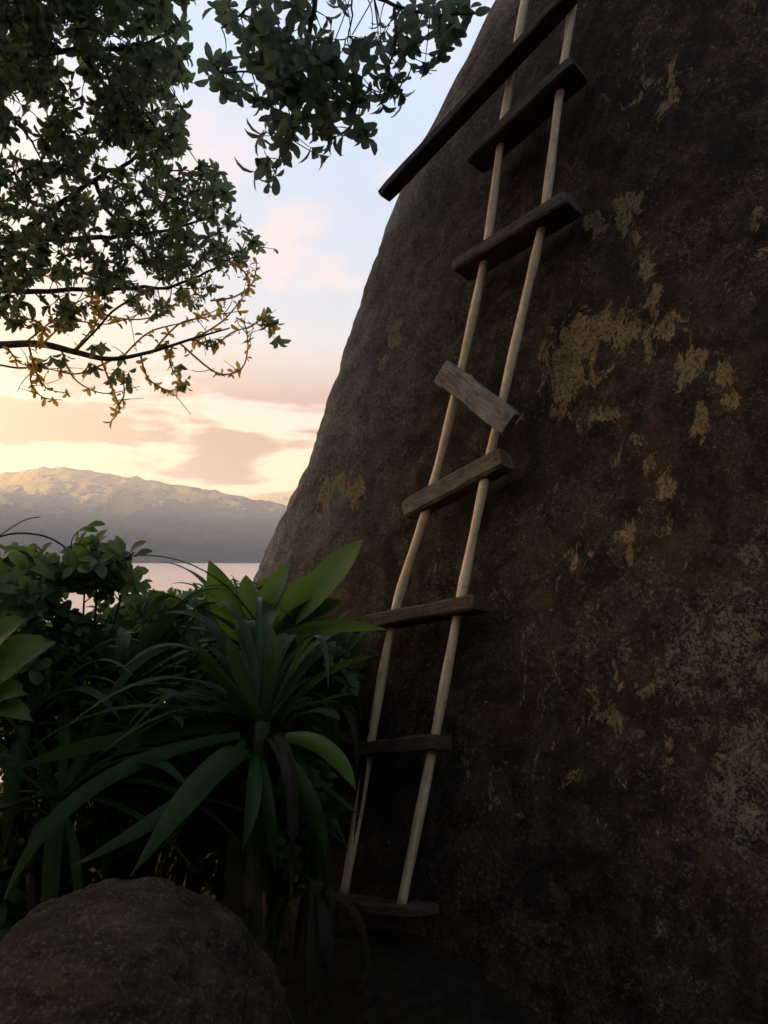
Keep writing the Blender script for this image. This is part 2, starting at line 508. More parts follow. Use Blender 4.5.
def build_rock():
    lich, crust = to_st(LICH), to_st(CRUST)
    ts = []
    t = -1.2
    while t < 4.4:
        ts.append(t); t += .022 if -.35 < t < 2.9 else .08
    while t < 5.8:
        ts.append(t); t += .12
    sr = []
    s = 2.3
    right = [7.0, 6.0, 5.0, 4.2, 3.6, 3.1, 2.7, 2.45]
    nf = 150
    verts, bl, li, cu = [], [], [], []
    rows = 0
    n = None
    for t in ts:
        se = edge_for(t)
        loop = []
        # far right end, rounded
        for k in range(8, 0, -1):
            a = k * R(180 / 8)
            loop.append((7.0 + 1.6 * math.sin(a), -1.6 * (1 - math.cos(a))))
        for x in right:
            loop.append((x, 0.0))
        for k in range(nf):
            loop.append((2.25 + (se - 2.25) * k / nf, 0.0))
        for k in range(0, 61):
            a = k * R(95 / 60)
            loop.append((se - CR * math.sin(a), -CR * (1 - math.cos(a))))
        lx, ly = loop[-1]
        for k in range(1, 9):
            loop.append((lx + .3 * k / 8 * 1.0 + .25 * (k / 8) ** 2, ly - 2.4 * k / 8))
        if n is None:
            n = len(loop)
        for (s, dep) in loop:
            p = RO + UP * t + HD * s + NRM * dep
            # gentle belly and dents, then roughness
            q = p * 1.0
            d = noise.fractal(q * .7, 1, 2, 3) * .05 + noise.fractal(q * 3.1 + Vector((9, 2, 4)), .9, 2, 4) * .018 + noise.fractal(q * 11, .8, 2, 4) * .011
            f = 0.0
            if dep < -.02 and s < 1:
                a = math.asin(max(-1, min(1, (se - s) / CR))) if s < se else 0
                nn = (NRM * math.cos(a) - HD * math.sin(a))
            else:
                nn = NRM
            if dep < -CR * 1.05:
                d *= .5
            p = p + nn * d
            # top rounds over
            if t > 4.4:
                p -= NRM * ((t - 4.4) ** 2 * .9)
            verts.append(p)
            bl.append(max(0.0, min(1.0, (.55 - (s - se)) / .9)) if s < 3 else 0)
            a = b = 0.0
            for (s0, t0, rs, rt, w) in lich:
                r2 = ((s - s0) / rs) ** 2 + ((t - t0) / rt) ** 2
                if r2 < 4 and dep > -.4:
                    a = max(a, w * (1 - .62 * math.sqrt(r2)))
            for (s0, t0, rs, rt, w) in crust:
                r2 = ((s - s0) / rs) ** 2 + ((t - t0) / rt) ** 2
                if r2 < 4 and dep > -.4:
                    b = max(b, w * (1 - .55 * math.sqrt(r2)))
            li.append(a); cu.append(b)
        rows += 1
    fs = []
    for i in range(rows - 1):
        for k in range(n):
            k2 = (k + 1) % n
            fs.append((i * n + k2, i * n + k, (i + 1) * n + k, (i + 1) * n + k2))
    # closed top
    c = Vector((0, 0, 0))
    for k in range(n):
        c += verts[(rows - 1) * n + k]
    c = c / n + Vector((0, 0, .25))
    verts.append(c); bl.append(0); li.append(0); cu.append(0)
    for k in range(n):
        fs.append(((rows - 1) * n + (k + 1) % n, (rows - 1) * n + k, len(verts) - 1))
    base = Vector((RO.x + .6, RO.y, RO.z - .3))
    b = MB()
    b.add([v - base for v in verts], fs)
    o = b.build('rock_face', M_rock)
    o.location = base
    for nm, arr in (('edge_glow', bl), ('lichen', li), ('crust', cu)):
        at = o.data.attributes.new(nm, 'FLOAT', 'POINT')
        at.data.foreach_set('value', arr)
    tag(o, 'huge dark brown rock wall leaning back, patched with tan and grey lichen, carrying the ladder', 'rock')


build_rock()


# ------------------------------------------------------------------ ground, bay, hills
def ground_h(x, y):
    """height of the ground above the bay"""
    r = math.hypot(x, y)
    z = H - 1.52
    z += .17 * math.exp(-((x - .1) ** 2 + (y - 2.75) ** 2) / .25)
    # falls away ahead and to the left
    e = max(0.0, y * .85 - x * .45 - 2.9)
    z -= min(e * .12 + e * e * .008, 38)
    # rises behind and to the right
    b = max(0.0, -y * .8 + x * .35 - 1.6)
    z += min(b * .75, 26) * (1 if r < 150 else max(0, 1 - (r - 150) / 200))
    if r < 60:
        z += noise.fractal(Vector((x, y, 3)) * .9, 1, 2, 4) * .05 * min(1, r)
    if r > 350:
        z = min(z, -6)
    return max(z, -6)


def build_ground():
    b = MB()
    radii = [0.0] + [.25 * 1.13 ** k for k in range(92)]
    na = 120
    vs = [Vector((0, 0, ground_h(0, 0)))]
    for r in radii[1:]:
        for k in range(na):
            a = 2 * math.pi * k / na
            x, y = r * math.cos(a), r * math.sin(a)
            vs.append(Vector((x, y, ground_h(x, y))))
    fs = [(0, 1 + k, 1 + (k + 1) % na) for k in range(na)]
    for i in range(len(radii) - 2):
        for k in range(na):
            k2 = (k + 1) % na
            o = 1 + i * na
            fs.append((o + k, o + na + k, o + na + k2, o + k2))
    b.add(vs, fs)
    tag(b.build('ground', M_ground), kind='structure')
    w = MB()
    w.add([(-9000, 30, 0), (9000, 30, 0), (9000, 9000, 0), (-9000, 9000, 0)], [(0, 1, 2, 3)])
    tag(w.build('water', M_water), kind='structure')


build_ground()


def lerp_tab(tab, x):
    if x <= tab[0][0]:
        return tab[0][1]
    for (a, b), (c, d) in zip(tab, tab[1:]):
        if x <= c:
            return b + (d - b) * (x - a) / (c - a)
    return tab[-1][1]


def hill_range(name, y0, dep, tab, x0, x1, nx, ny, rough, seed):
    """a ridge of forested hills: crest height by x, front slope with spurs and gullies, back slope"""
    vs, fs = [], []
    for j in range(ny):
        v = j / (ny - 1)
        for i in range(nx):
            x = x0 + (x1 - x0) * i / (nx - 1)
            h = lerp_tab(tab, x)
            u = v / .6 if v < .6 else 1 - (v - .6) / .4
            y = y0 + dep * v
            q = Vector((x * .0016, y * .0016, seed))
            spur = noise.ridged_multi_fractal(q, .9, 2.1, 6, 1, 2) * .5
            shp = u ** 1.15
            z = h * (shp * (1 - rough * math.sin(math.pi * u)) + rough * math.sin(math.pi * u) * spur)
            z += noise.fractal(q * 9, 1, 2, 4) * 11 * min(1, u * 3) * (1 if v > .02 else 0) + noise.fractal(q * 40, 1, 2, 2) * 6 * min(1, u * 3)
            vs.append((x, y, z - 4 if 0 < v < 1 else -5))
    for j in range(ny - 1):
        for i in range(nx - 1):
            a = j * nx + i
            fs.append((a, a + 1, a + nx + 1, a + nx))
    b = MB()
    b.add(vs, fs)
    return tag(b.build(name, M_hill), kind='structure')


def px_tab(pts, d):
    return [((x - 384) / F * d, H + (555 - y) / F * d) for x, y in pts]


far = px_tab([(-500, 530), (-300, 535), (-120, 505), (-40, 476), (0, 472), (40, 465), (70, 466), (100, 470), (140, 476), (180, 484), (215, 489), (255, 498), (285, 503), (340, 515), (420, 520), (700, 500)], 4200)
hill_range('hills', 3150, 1750, far, -4700, 1200, 260, 70, .35, 2.2)
far2 = px_tab([(150, 540), (200, 515), (235, 500), (262, 490), (290, 486), (330, 480), (420, 470), (700, 480)], 6200)
hill_range('hills', 5400, 1600, far2, -1700, 2600, 120, 40, .3, 7.7)
low = px_tab([(-200, 500), (-60, 508), (0, 512), (25, 508), (60, 516), (100, 524), (150, 536), (200, 546), (260, 553), (300, 555), (500, 553)], 3350)
hill_range('hills', 3010, 620, low, -2600, 600, 160, 36, .35, 4.1)
# high ridge out of view to the left, which keeps the near shore in the evening shade
def side_ridge():
    vs, fs = [], []
    nx, ny = 25, 240
    for j in range(ny):
        y = -2500 + 9800 * j / (ny - 1)
        for i in range(nx):
            v = i / (nx - 1)
            x = -5600 + 1500 * v
            u = 1 - abs(v - .5) * 2
            z = 478 * u ** .7 * (1.0 + .12 * math.sin((y + 1300) / 150 + 1.2)) - 5
            vs.append((x + .25 * y * 0, y, z))
    for j in range(ny - 1):
        for i in range(nx - 1):
            a = j * nx + i
            fs.append((a, a + 1, a + nx + 1, a + nx))
    b = MB()
    b.add(vs, fs)
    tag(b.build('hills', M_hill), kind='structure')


side_ridge()


def build_haze():
    x0, x1, y0, y1, z0, z1 = -9500, 9500, -9200, 9500, -8, 600
    vs = [(x, y, z) for z in (z0, z1) for y in (y0, y1) for x in (x0, x1)]
    fs = [(0, 2, 3, 1), (4, 5, 7, 6), (0, 1, 5, 4), (2, 6, 7, 3), (0, 4, 6, 2), (1, 3, 7, 5)]
    m, t = mat('evening_haze')
    v = t.add('ShaderNodeVolumePrincipled', {'Color': (.80, .82, .98, 1), 'Density': HAZE, 'Anisotropy': .2})
    t.l.new(v.outputs[0], t.add('ShaderNodeOutputMaterial').inputs[1])
    b = MB()
    b.add(vs, fs, smooth=False)
    tag(b.build('haze', m), kind='stuff')


HAZE = 1.35e-4
build_haze()


# ------------------------------------------------------------------ the lower-left boulder
def build_boulder():
    c = P(112, 1109, 1.7)
    k = 1.7 / F
    bm = bmesh.new()
    bmesh.ops.create_icosphere(bm, subdivisions=7, radius=1)
    for v in bm.verts:
        p = Vector((v.co.x * 172 * k, v.co.y * .42, v.co.z * 200 * k))
        q = p * 4
        d = noise.fractal(q * .9 + Vector((3, 1, 7)), 1, 2, 4) * .034 + noise.fractal(Vector((q.x * .8 - q.z * .5, q.y * 2, q.z * 4 + q.x)) * 2, .8, 2, 5) * .009 + noise.fractal(q * 9, .7, 2, 4) * .003
        v.co = p + p.normalized() * d
    me = bpy.data.meshes.new('boulder')
    bm.to_mesh(me); bm.free()
    for p in me.polygons:
        p.use_smooth = True
    me.materials.append(M_stone)
    o = bpy.data.objects.new('boulder', me)
    o.location = c
    COL.objects.link(o)
    tag(o, 'rounded brown boulder lying on the ground below the strap-leaved plants', 'boulder')


build_boulder()


# ------------------------------------------------------------------ the ladder
def plank(lx, ly, rx, ry, thick, deep, off_l=0.0, off_r=0.0, wob=.004):
    """a rough board between two photo positions on the ladder's plane; returns an MB in world space and its axis"""
    a, b = onplane(lx, ly, off_l), onplane(rx, ry, off_r)
    ax = (b - a).normalized()
    dn = (NRM - ax * NRM.dot(ax)).normalized()
    th = ax.cross(dn)
    m = MB()
    nseg = 22
    prof = []
    bev = min(thick, deep) * .14
    hx, hy = deep / 2, thick / 2
    for (sx, sy) in ((1, 1), (-1, 1), (-1, -1), (1, -1)):
        pts = [(sx * hx, sy * (hy - bev)), (sx * (hx - bev), sy * hy)]
        if sx * sy < 0:
            pts.reverse()
        prof += pts
    # subdivide sides
    full = []
    for i, p in enumerate(prof):
        q = prof[(i + 1) % len(prof)]
        full.append(p)
        full.append(((p[0] + q[0]) / 2, (p[1] + q[1]) / 2))
    vs, fs = [], []
    n = len(full)
    L = (b - a).length
    for i in range(nseg + 1):
        u = i / nseg
        shrink = .90 if i in (0, nseg) else 1
        for (x, y) in full:
            p = a + ax * (L * u) + dn * (x * shrink) + th * (y * shrink)
            w = noise.fractal(p * 9, 1, 2, 3) * wob * 1.6
            w2 = noise.fractal(p * 30 + Vector((5, 5, 5)), 1, 2, 2) * wob * .7
            p = p + dn * w + th * (w + w2) + ax * (w * 1.5 if i in (0, nseg) else 0)
            vs.append(p)
    for i in range(nseg):
        for k in range(n):
            k2 = (k + 1) % n
            fs.append((i * n + k, i * n + k2, (i + 1) * n + k2, (i + 1) * n + k))
    fs.append(tuple(range(n - 1, -1, -1)))
    fs.append(tuple(range(nseg * n, nseg * n + n)))
    m.add(vs, fs, smooth=False)
    return m, ax


def build_ladder():
    root = empty('ladder', P0)
    tag(root, 'rustic wooden ladder of two pale poles and rough dark plank rungs leaning on the rock', 'ladder')
    left = [(344, 894), (370, 747), (395, 612), (429, 500), (457, 388), (486, 250), (504, 120), (526, -5), (551, -130)]
    right = [(401, 907), (434, 742), (459, 608), (487, 470), (523, 310), (544, 214), (560, 90), (574, -5), (589, -130)]
    up = (onplane(574, -5) - onplane(401, 907)).normalized()
    M_pole = wood_mat('pale_pole_wood', (.56, .40, .22), (.88, .72, .48), up, scale=9, rough=.5, bump=.10)
    for pts in (left, right):
        b = MB()
        p3 = crom([onplane(x, y) for x, y in pts], 9)
        n = len(p3)
        rad = [.0183 + .0016 * math.sin(i * .9 + len(pts)) + (.0012 if i % 17 == 3 else 0) - .002 * i / n for i in range(n)]
        b.tube(p3, rad, 14)
        b.build('rail', M_pole, root)
    # left end, right end, visible thickness, depth, wood colours
    spec = [
        (336, 901, 430, 911, .032, .11, (.025, .018, .013), (.11, .082, .058)),
        (350, 751, 443, 742, .056, .10, (.040, .025, .017), (.105, .070, .048)),
        (371, 624, 482, 603, .056, .11, (.040, .026, .018), (.105, .074, .054)),
        (409, 511, 506, 459, .080, .085, (.06, .045, .033), (.20, .155, .115)),
        (443, 371, 511, 424, .098, .036, (.085, .070, .056), (.29, .25, .21)),
        (461, 271, 574, 203, .056, .125, (.04, .034, .03), (.14, .12, .105)),
        (475, 163, 580, 68, .058, .125, (.03, .025, .022), (.10, .085, .075)),
        (384, 196, 573, -6, .045, .075, (.018, .016, .015), (.06, .054, .05)),
        (500, -64, 600, -150, .05, .085, (.03, .025, .022), (.10, .085, .075)),
    ]
    for i, (lx, ly, rx, ry, th, dp, c1, c2) in enumerate(spec):
        off = .045 if i == 4 else (.055 if i == 7 else 0.0)
        m, ax = plank(lx, ly, rx, ry, th, dp, off, off)
        o = m.build('rung', wood_mat('rung_wood_%s' % 'abcdefghi'[i], c1, c2, ax, scale=16), root)
        if i == 4:
            o['label'] = 'short weathered grey board nailed askew across the two poles'
        if i == 7:
            o['label'] = 'long dark beam running past the rock edge into the sky'


build_ladder()


# ------------------------------------------------------------------ leaves
def leaf(b, p, d, nrm, L, wid, mi=0, curl=.12, petiole=.0):
    """one obovate leaf with a folded midrib"""
    d = d.normalized()
    s = d.cross(nrm)
    s = s.normalized() if s.length > 1e-5 else d.orthogonal().normalized()
    n = s.cross(d)
    rows = [(0.0, .06, 0), (.24, .66, .05), (.55, 1.0, .06), (.84, .84, .0), (1.0, .26, -.07)]
    vs, fs = [], []
    for (u, w, z) in rows:
        c = p + d * (L * u) + n * (L * (z - curl * u * u))
        hw = wid * .5 * w
        vs += [c - s * hw + n * hw * .35, c, c + s * hw + n * hw * .35]
    for i in range(4):
        o = i * 3
        fs += [(o, o + 1, o + 4, o + 3), (o + 1, o + 2, o + 5, o + 4)]
    b.add(vs, fs, mi)


def whorl(b, p, axis, L, n, mi=0, ratio=.46, spread=1.1):
    """a rosette of leaves at a twig's end"""
    axis = axis.normalized()
    r = axis.orthogonal().normalized()
    a0 = rnd(0, 6.3)
    for k in range(n):
        a = a0 + k * 2.4
        rad = Matrix.Rotation(a, 3, axis) @ r
        sp = spread * rnd(.5, 1.2)
        d = (axis * math.cos(sp) + rad * math.sin(sp)).normalized()
        d.z -= rnd(0, .35)
        l = L * rnd(.65, 1.15)
        leaf(b, p - axis * (L * .28 * k / n), d, axis + rvec(.5), l, l * ratio * rnd(.85, 1.1), mi, rnd(.0, .25))


def nearest(skel, p):
    best, bp = 1e9, None
    for q in skel:
        dd = (q - p).length_squared
        if dd < best:
            best, bp = dd, q
    return bp


def twig_to(b, a, p, r0, r1, n=4):
    mid = a.lerp(p, .55) + rvec((p - a).length * .16) + Vector((0, 0, (p - a).length * .08))
    b.tube(bez(a, mid, p, 4), [r0 + (r1 - r0) * i / 4 for i in range(5)], n, caps=False)


# ------------------------------------------------------------------ tree on the left
def build_left_tree():
    base = Vector((-5.2, 5.6, 0)); base.z = ground_h(base.x, base.y) - .1
    root = empty('tree', base)
    tag(root, 'leafy tree reaching in from the left edge, dense dark crown over bare golden twigs', 'tree')
    fork = Vector((-4.6, 5.3, H + .5))
    tr = MB()
    tr.tube(crom([base, Vector((-5.1, 5.5, H - 1)), fork, Vector((-4.4, 5.0, H + 1.8)), Vector((-4.2, 4.8, H + 3.2))], 5), [.22, .21, .2, .19, .18, .17, .165, .16, .155, .15, .145, .14, .135, .13, .12, .11, .1, .09, .08, .07, .06][:21], 10)
    tr.build('trunk', M_bark, root)
    br = MB()
    skel = []
    limbs = [
        # photo points (x, y, depth), start radius, end radius
        ([(-40, 270, 4.9), (0, 255, 4.8), (22, 236, 4.7), (60, 205, 4.6), (95, 180, 4.5), (130, 160, 4.4), (165, 130, 4.4)], .045, .008, fork),
        ([(22, 236, 4.7), (70, 240, 4.6), (120, 235, 4.5), (170, 230, 4.4), (215, 215, 4.4)], .025, .005, None),
        ([(-60, 100, 4.4), (0, 105, 4.3), (22, 130, 4.3), (40, 158, 4.3)], .02, .005, Vector((-4.4, 5.0, H + 1.8))),
        ([(-60, 60, 4.2), (20, 55, 4.2), (80, 50, 4.1), (140, 45, 4.1), (175, 30, 4.1)], .035, .007, Vector((-4.3, 4.9, H + 2.6))),
        ([(80, 50, 4.1), (110, 90, 4.2), (150, 120, 4.2), (170, 150, 4.2)], .018, .005, None),
        ([(-60, 300, 5.0), (0, 292, 4.9), (60, 290, 4.8), (120, 288, 4.7), (180, 285, 4.7), (225, 262, 4.6), (262, 246, 4.6)], .03, .003, fork),
        ([(95, 180, 4.5), (110, 215, 4.5), (150, 260, 4.5), (170, 285, 4.5)], .018, .004, None),
    ]
    for pts, r0, r1, st in limbs:
        w = [P(*q) for q in pts]
        if st is not None:
            w = [st] + w
        c = crom(w, 5)
        n = len(c)
        rr = [r0 + (r1 - r0) * (i / (n - 1)) ** .7 for i in range(n)]
        c = [p + rvec(.012) for p in c]
        br.tube(c, rr, 6)
        skel += c
    br.build('branch', M_bark, root)
    # the crown's leafy volume: its outline at a depth of about 4.4 m, with gaps where the noise is low
    outline = [(-40, -50), (192, -50), (186, 20), (190, 60), (176, 100), (188, 142), (196, 152), (230, 178), (240, 225), (262, 240), (228, 272), (205, 300), (160, 314), (112, 300), (60, 326), (0, 330), (-40, 330)]

    def inside(x, y):
        c = False
        for (x0, y0), (x1, y1) in zip(outline, outline[1:] + outline[:1]):
            if (y0 > y) != (y1 > y) and x < (x1 - x0) * (y - y0) / (y1 - y0) + x0:
                c = not c
        return c

    cr = MB()
    tw = MB()
    n = 0
    spots = []
    while n < 1650:
        px, py = rnd(-40, 265), rnd(-50, 332)
        wob = noise.noise_vector(Vector((px * .03, py * .03, 2))) * 9
        if not inside(px + wob.x, py + wob.y):
            continue
        hole = noise.noise(Vector((px / 26, py / 26, 5.3))) + .5 * noise.noise(Vector((px / 11, py / 11, 1.3)))
        if hole > .27 and random.random() < .93:
            continue
        if 6 < px < 44 and 95 < py < 158 and random.random() < .95:
            continue
        if 92 < px < 130 and 135 < py < 168 and random.random() < .75:
            continue
        if (py > 285 or px > 215) and random.random() < .35:
            continue
        n += 1
        spots.append((P(px, py, 4.15 + py * .0015 + rnd(-.45, .45)), py))
    spots = sorted(spots, key=lambda q: (nearest(skel, q[0]) - q[0]).length)
    grow = list(skel)
    for p, py in spots:
        q = nearest(grow, p)
        if (q - p).length > .03:
            twig_to(tw, q, p, .0042, .0022, 3)
        grow.append(p)
        ax = (p - q).normalized() * .8 + Vector((.15, -.2, rnd(-.5, .4)))
        L = (.080 if py < 140 else .062) * rnd(.8, 1.15)
        whorl(cr, p, ax, L, random.randint(5, 8))
    # sparse sprays at the crown's right tip
    for (x, y, n) in ((225, 255, 7), (245, 240, 5), (262, 244, 4), (238, 272, 5), (215, 285, 5), (190, 305, 4)):
        for _ in range(n):
            p = P(x + rnd(-14, 14), y + rnd(-12, 12), 4.6 + rnd(-.1, .1))
            q = nearest(skel, p)
            twig_to(tw, q, p, .0035, .0016, 3)
            if random.random() < .75:
                whorl(cr, p, p - q + rvec(.1), rnd(.035, .06), random.randint(2, 4))
    # the crown carries on out of view, overhead and to the left
    for (c, r, n) in ((Vector((-3.9, 4.6, H + 3.0)), Vector((1.3, 1.1, 1.0)), 380), (Vector((-2.0, 3.6, H + 3.9)), Vector((1.6, 1.3, .7)), 420), (Vector((-4.6, 5.4, H + 1.6)), Vector((1.2, 1.2, 1.1)), 260)):
        for _ in range(n):
            v = rvec()
            p = c + Vector((v.x * r.x, v.y * r.y, v.z * r.z))
            if 0 < p.y and -10 < proj(p)[0] < 778 and -10 < proj(p)[1]:
                continue
            whorl(cr, p, rvec() + Vector((0, 0, -.2)), rnd(.09, .15), 7)
    cr.build('crown', M_tree, root)
    tw.build('twigs', M_bark, root)
    # bare sprays under the crown, sky glow painted on as gold
    gl = MB(); gd = MB()
    main = [(-50, 348, 4.6), (0, 345, 4.5), (40, 344, 4.4), (75, 352, 4.35), (110, 359, 4.3), (150, 352, 4.25), (195, 338, 4.2), (230, 328, 4.2)]
    c = crom([Vector((-4.8, 5.4, H))] + [P(*q) for q in main], 6)
    n = len(c)
    dk = MB()
    dk.tube(c, [.03 - .026 * i / (n - 1) for i in range(n)], 6)
    dk.tube(crom([P(75, 352, 4.35), P(98, 328, 4.3), P(112, 312, 4.3), P(130, 300, 4.3)], 4), .007, 5)
    dk.tube(crom([P(0, 365, 4.5), P(25, 368, 4.45), P(60, 360, 4.4)], 4), .006, 5)
    dk.build('branch', M_bark, root)
    skel2 = c[8:]
    curls = [[(30, 345), (35, 372), (48, 388), (70, 392)], [(60, 350), (75, 380), (105, 392), (140, 388)], [(100, 358), (112, 390), (118, 408), (112, 420)], [(118, 408), (126, 396), (124, 380)],
             [(140, 354), (150, 380), (168, 392), (182, 384)], [(180, 342), (215, 372), (240, 370), (249, 350), (246, 325), (238, 318)], [(120, 358), (150, 332), (190, 322), (225, 308)], [(190, 340), (222, 320), (240, 300), (250, 288)],
             [(150, 352), (180, 325), (205, 316), (240, 312)], [(25, 344), (55, 318), (80, 300), (96, 296)], [(40, 345), (70, 322), (110, 322), (150, 310)], [(75, 350), (90, 335), (100, 318), (96, 300)], [(15, 330), (30, 318), (42, 330), (36, 350)],
             [(195, 338), (210, 345), (232, 333), (250, 326), (262, 316)], [(262, 316), (268, 318), (276, 330)], [(170, 346), (172, 365), (178, 380)], [(110, 359), (80, 372), (52, 370), (34, 362)], [(45, 360), (32, 378), (40, 395), (62, 400)], [(8, 345), (20, 362), (30, 366)],
             [(85, 300), (110, 318), (150, 318), (185, 300), (205, 290)], [(232, 262), (246, 275), (250, 292)], [(210, 300), (236, 296), (252, 282), (258, 262)]]
    for cv in curls:
        d0 = 4.35 + rnd(-.2, .2)
        pts = crom([P(x + rnd(-2, 2), y + rnd(-2, 2), d0 + rnd(-.06, .06)) for x, y in cv], 6)
        n = len(pts)
        gl.tube(pts, [.0065 - .0042 * i / (n - 1) for i in range(n)], 5)
        for k in range(1, n):
            if random.random() < .55:
                whorl(gd, pts[k], pts[k] - pts[k - 1] + rvec(.05), rnd(.036, .06), random.randint(2, 3), spread=.9)
            if random.random() < .16:
                e = pts[k] + rvec(.16) + Vector((.03, 0, -.02))
                gl.tube(bez(pts[k], pts[k].lerp(e, .5) + rvec(.03), e, 4), [.003, .0027, .0024, .002, .0016], 4)
    gl.build('twigs', M_twig, root)['label'] = 'bare curling golden twigs hanging below the crown'
    gd.build('leaves', M_backlit, root)
    gg = MB()
    for (x, y, n, s) in ((105, 366, 4, 18), (118, 372, 3, 12), (92, 368, 2, 10), (180, 384, 3, 7), (176, 366, 2, 6), (45, 358, 3, 10), (272, 325, 3, 8), (279, 338, 2, 5), (264, 316, 2, 5), (214, 340, 2, 5), (165, 345, 2, 6), (60, 356, 2, 7), (100, 345, 2, 8), (20, 305, 3, 12), (75, 310, 4, 16), (15, 318, 2, 9)):
        for _ in range(n):
            p = P(x + rnd(-s, s), y + rnd(-s, s) * .6, 4.3 + rnd(-.1, .1))
            q = nearest(skel2, p)
            if (q - p).length < .5:
                twig_to(gl, q, p, .004, .002, 3) if False else None
            whorl(gg, p, Vector((rnd(-.2, .6), -.2, -.6)), rnd(.055, .085), random.randint(3, 5), spread=1.0)
    gg.build('leaves', M_tree, root)


build_left_tree()


# ------------------------------------------------------------------ overhanging tree at the top
def build_over_tree():
    base = Vector((-3.2, -1.6, 0)); base.z = ground_h(base.x, base.y) - .1
    root = empty('tree', base)
    tag(root, 'tree whose leafy bough with rounded leaves hangs down from the top of the view', 'tree')
    tr = MB()
    c = crom([base, base + Vector((.1, .1, 2)), base + Vector((.5, .6, 3.8)), Vector((-1.9, .6, H + 3.2)), Vector((-1.1, 1.9, H + 3.1)), Vector((-.5, 2.6, H + 2.6))], 5)
    n = len(c)
    tr.tube(c, [.17 - .145 * (i / (n - 1)) for i in range(n)], 9)
    tr.build('trunk', M_bark, root)
    br = MB(); tw = MB(); cr = MB()
    s0 = Vector((-.5, 2.6, H + 2.6))
    limbs = [([(318, -60, 2.7), (315, 0, 2.75), (306, 50, 2.8), (297, 95, 2.8), (286, 135, 2.8), (276, 172, 2.8)], .014, .0035),
             ([(318, -60, 2.7), (345, -20, 2.75), (395, 5, 2.75), (440, 14, 2.75), (482, 14, 2.75)], .012, .003),
             ([(306, 50, 2.8), (275, 65, 2.8), (245, 72, 2.8), (216, 72, 2.8)], .007, .0025),
             ([(300, -40, 2.7), (270, -10, 2.75), (240, 15, 2.75), (222, 28, 2.75)], .009, .003),
             ([(306, 50, 2.8), (335, 85, 2.8), (352, 115, 2.8), (360, 140, 2.8)], .006, .0025),
             ([(395, 5, 2.75), (395, 45, 2.75), (385, 75, 2.75), (378, 100, 2.75)], .007, .0025),
             ([(350, -20, 2.7), (352, 15, 2.7), (346, 40, 2.72), (338, 60, 2.75)], .004, .002)]
    skel = []
    for pts, r0, r1 in limbs:
        w = [P(*q) for q in pts]
        if pts[0][1] < -30:
            w = [s0] + w
        cc = [p + rvec(.004) for p in crom(w, 5)]
        m = len(cc)
        br.tube(cc, [r0 + (r1 - r0) * i / (m - 1) for i in range(m)], 6)
        skel += cc
    br.build('branch', M_bark, root)
    blobs = [(240, 15, 2.75, 28, 22, .2, 12), (285, 35, 2.8, 45, 38, .25, 38), (245, 70, 2.8, 34, 24, .2, 17), (310, 75, 2.8, 45, 32, .25, 34), (290, 115, 2.8, 42, 30, .25, 27), (277, 165, 2.8, 20, 20, .12, 8),
             (345, 115, 2.8, 26, 24, .2, 15), (365, 135, 2.8, 10, 10, .1, 2), (385, 60, 2.8, 40, 36, .25, 26), (435, 18, 2.8, 42, 18, .2, 17), (425, 50, 2.8, 22, 24, .2, 9), (470, 16, 2.75, 14, 12, .1, 3), (330, 15, 2.8, 14, 18, .2, 3), (318, 140, 2.8, 20, 16, .2, 5), (380, 95, 2.8, 22, 16, .2, 8)]
    for (x, y, d, rx, ry, rd, n) in blobs:
        for _ in range(n):
            v = rvec()
            p = P(x + v.x * rx * 1.12, y + v.y * ry * 1.1, d + v.z * rd)
            q = nearest(skel, p)
            twig_to(tw, q, p, .003, .0015, 3)
            whorl(cr, p, (p - q).normalized() + Vector((0, -.3, -.4)), rnd(.056, .08), random.randint(3, 5), ratio=.5, spread=1.25)
    for (a, b_) in (((352, -10), (335, 40)), ((375, -5), (352, 35)), ((368, 0), (372, 30)), ((345, 0), (350, 45))):
        tw.tube(bez(P(*a, 2.75), P((a[0] + b_[0]) / 2 + 4, (a[1] + b_[1]) / 2 - 6, 2.7), P(*b_, 2.75), 6), .0022, 4)
    for _ in range(620):
        v = rvec()
        p = Vector((-1.3, .9, H + 3.5)) + Vector((v.x * 2.3, v.y * 1.7, v.z * .75))
        if p.y > 0.1 and -10 < proj(p)[0] < 778 and -14 < proj(p)[1]:
            continue
        whorl(cr, p, rvec() + Vector((0, 0, -.3)), rnd(.12, .18), 7)
    for (c, r, n) in ((Vector((-1.0, -2.2, H + 2.6)), Vector((3.2, 1.6, 2.0)), 420), (Vector((-4.2, .4, H + 2.4)), Vector((1.5, 2.0, 1.9)), 300)):  # unseen crown masses added behind and to the left to block sky light
        for _ in range(n):
            v = rvec()
            p = c + Vector((v.x * r.x, v.y * r.y, v.z * r.z))
            if p.y > 0.1 and -60 < proj(p)[0] < 778:
                continue
            whorl(cr, p, rvec() + Vector((0, 0, -.3)), rnd(.16, .26), 7)
    tw.build('twigs', M_bark, root)
    cr.build('crown', M_over, root)


build_over_tree()


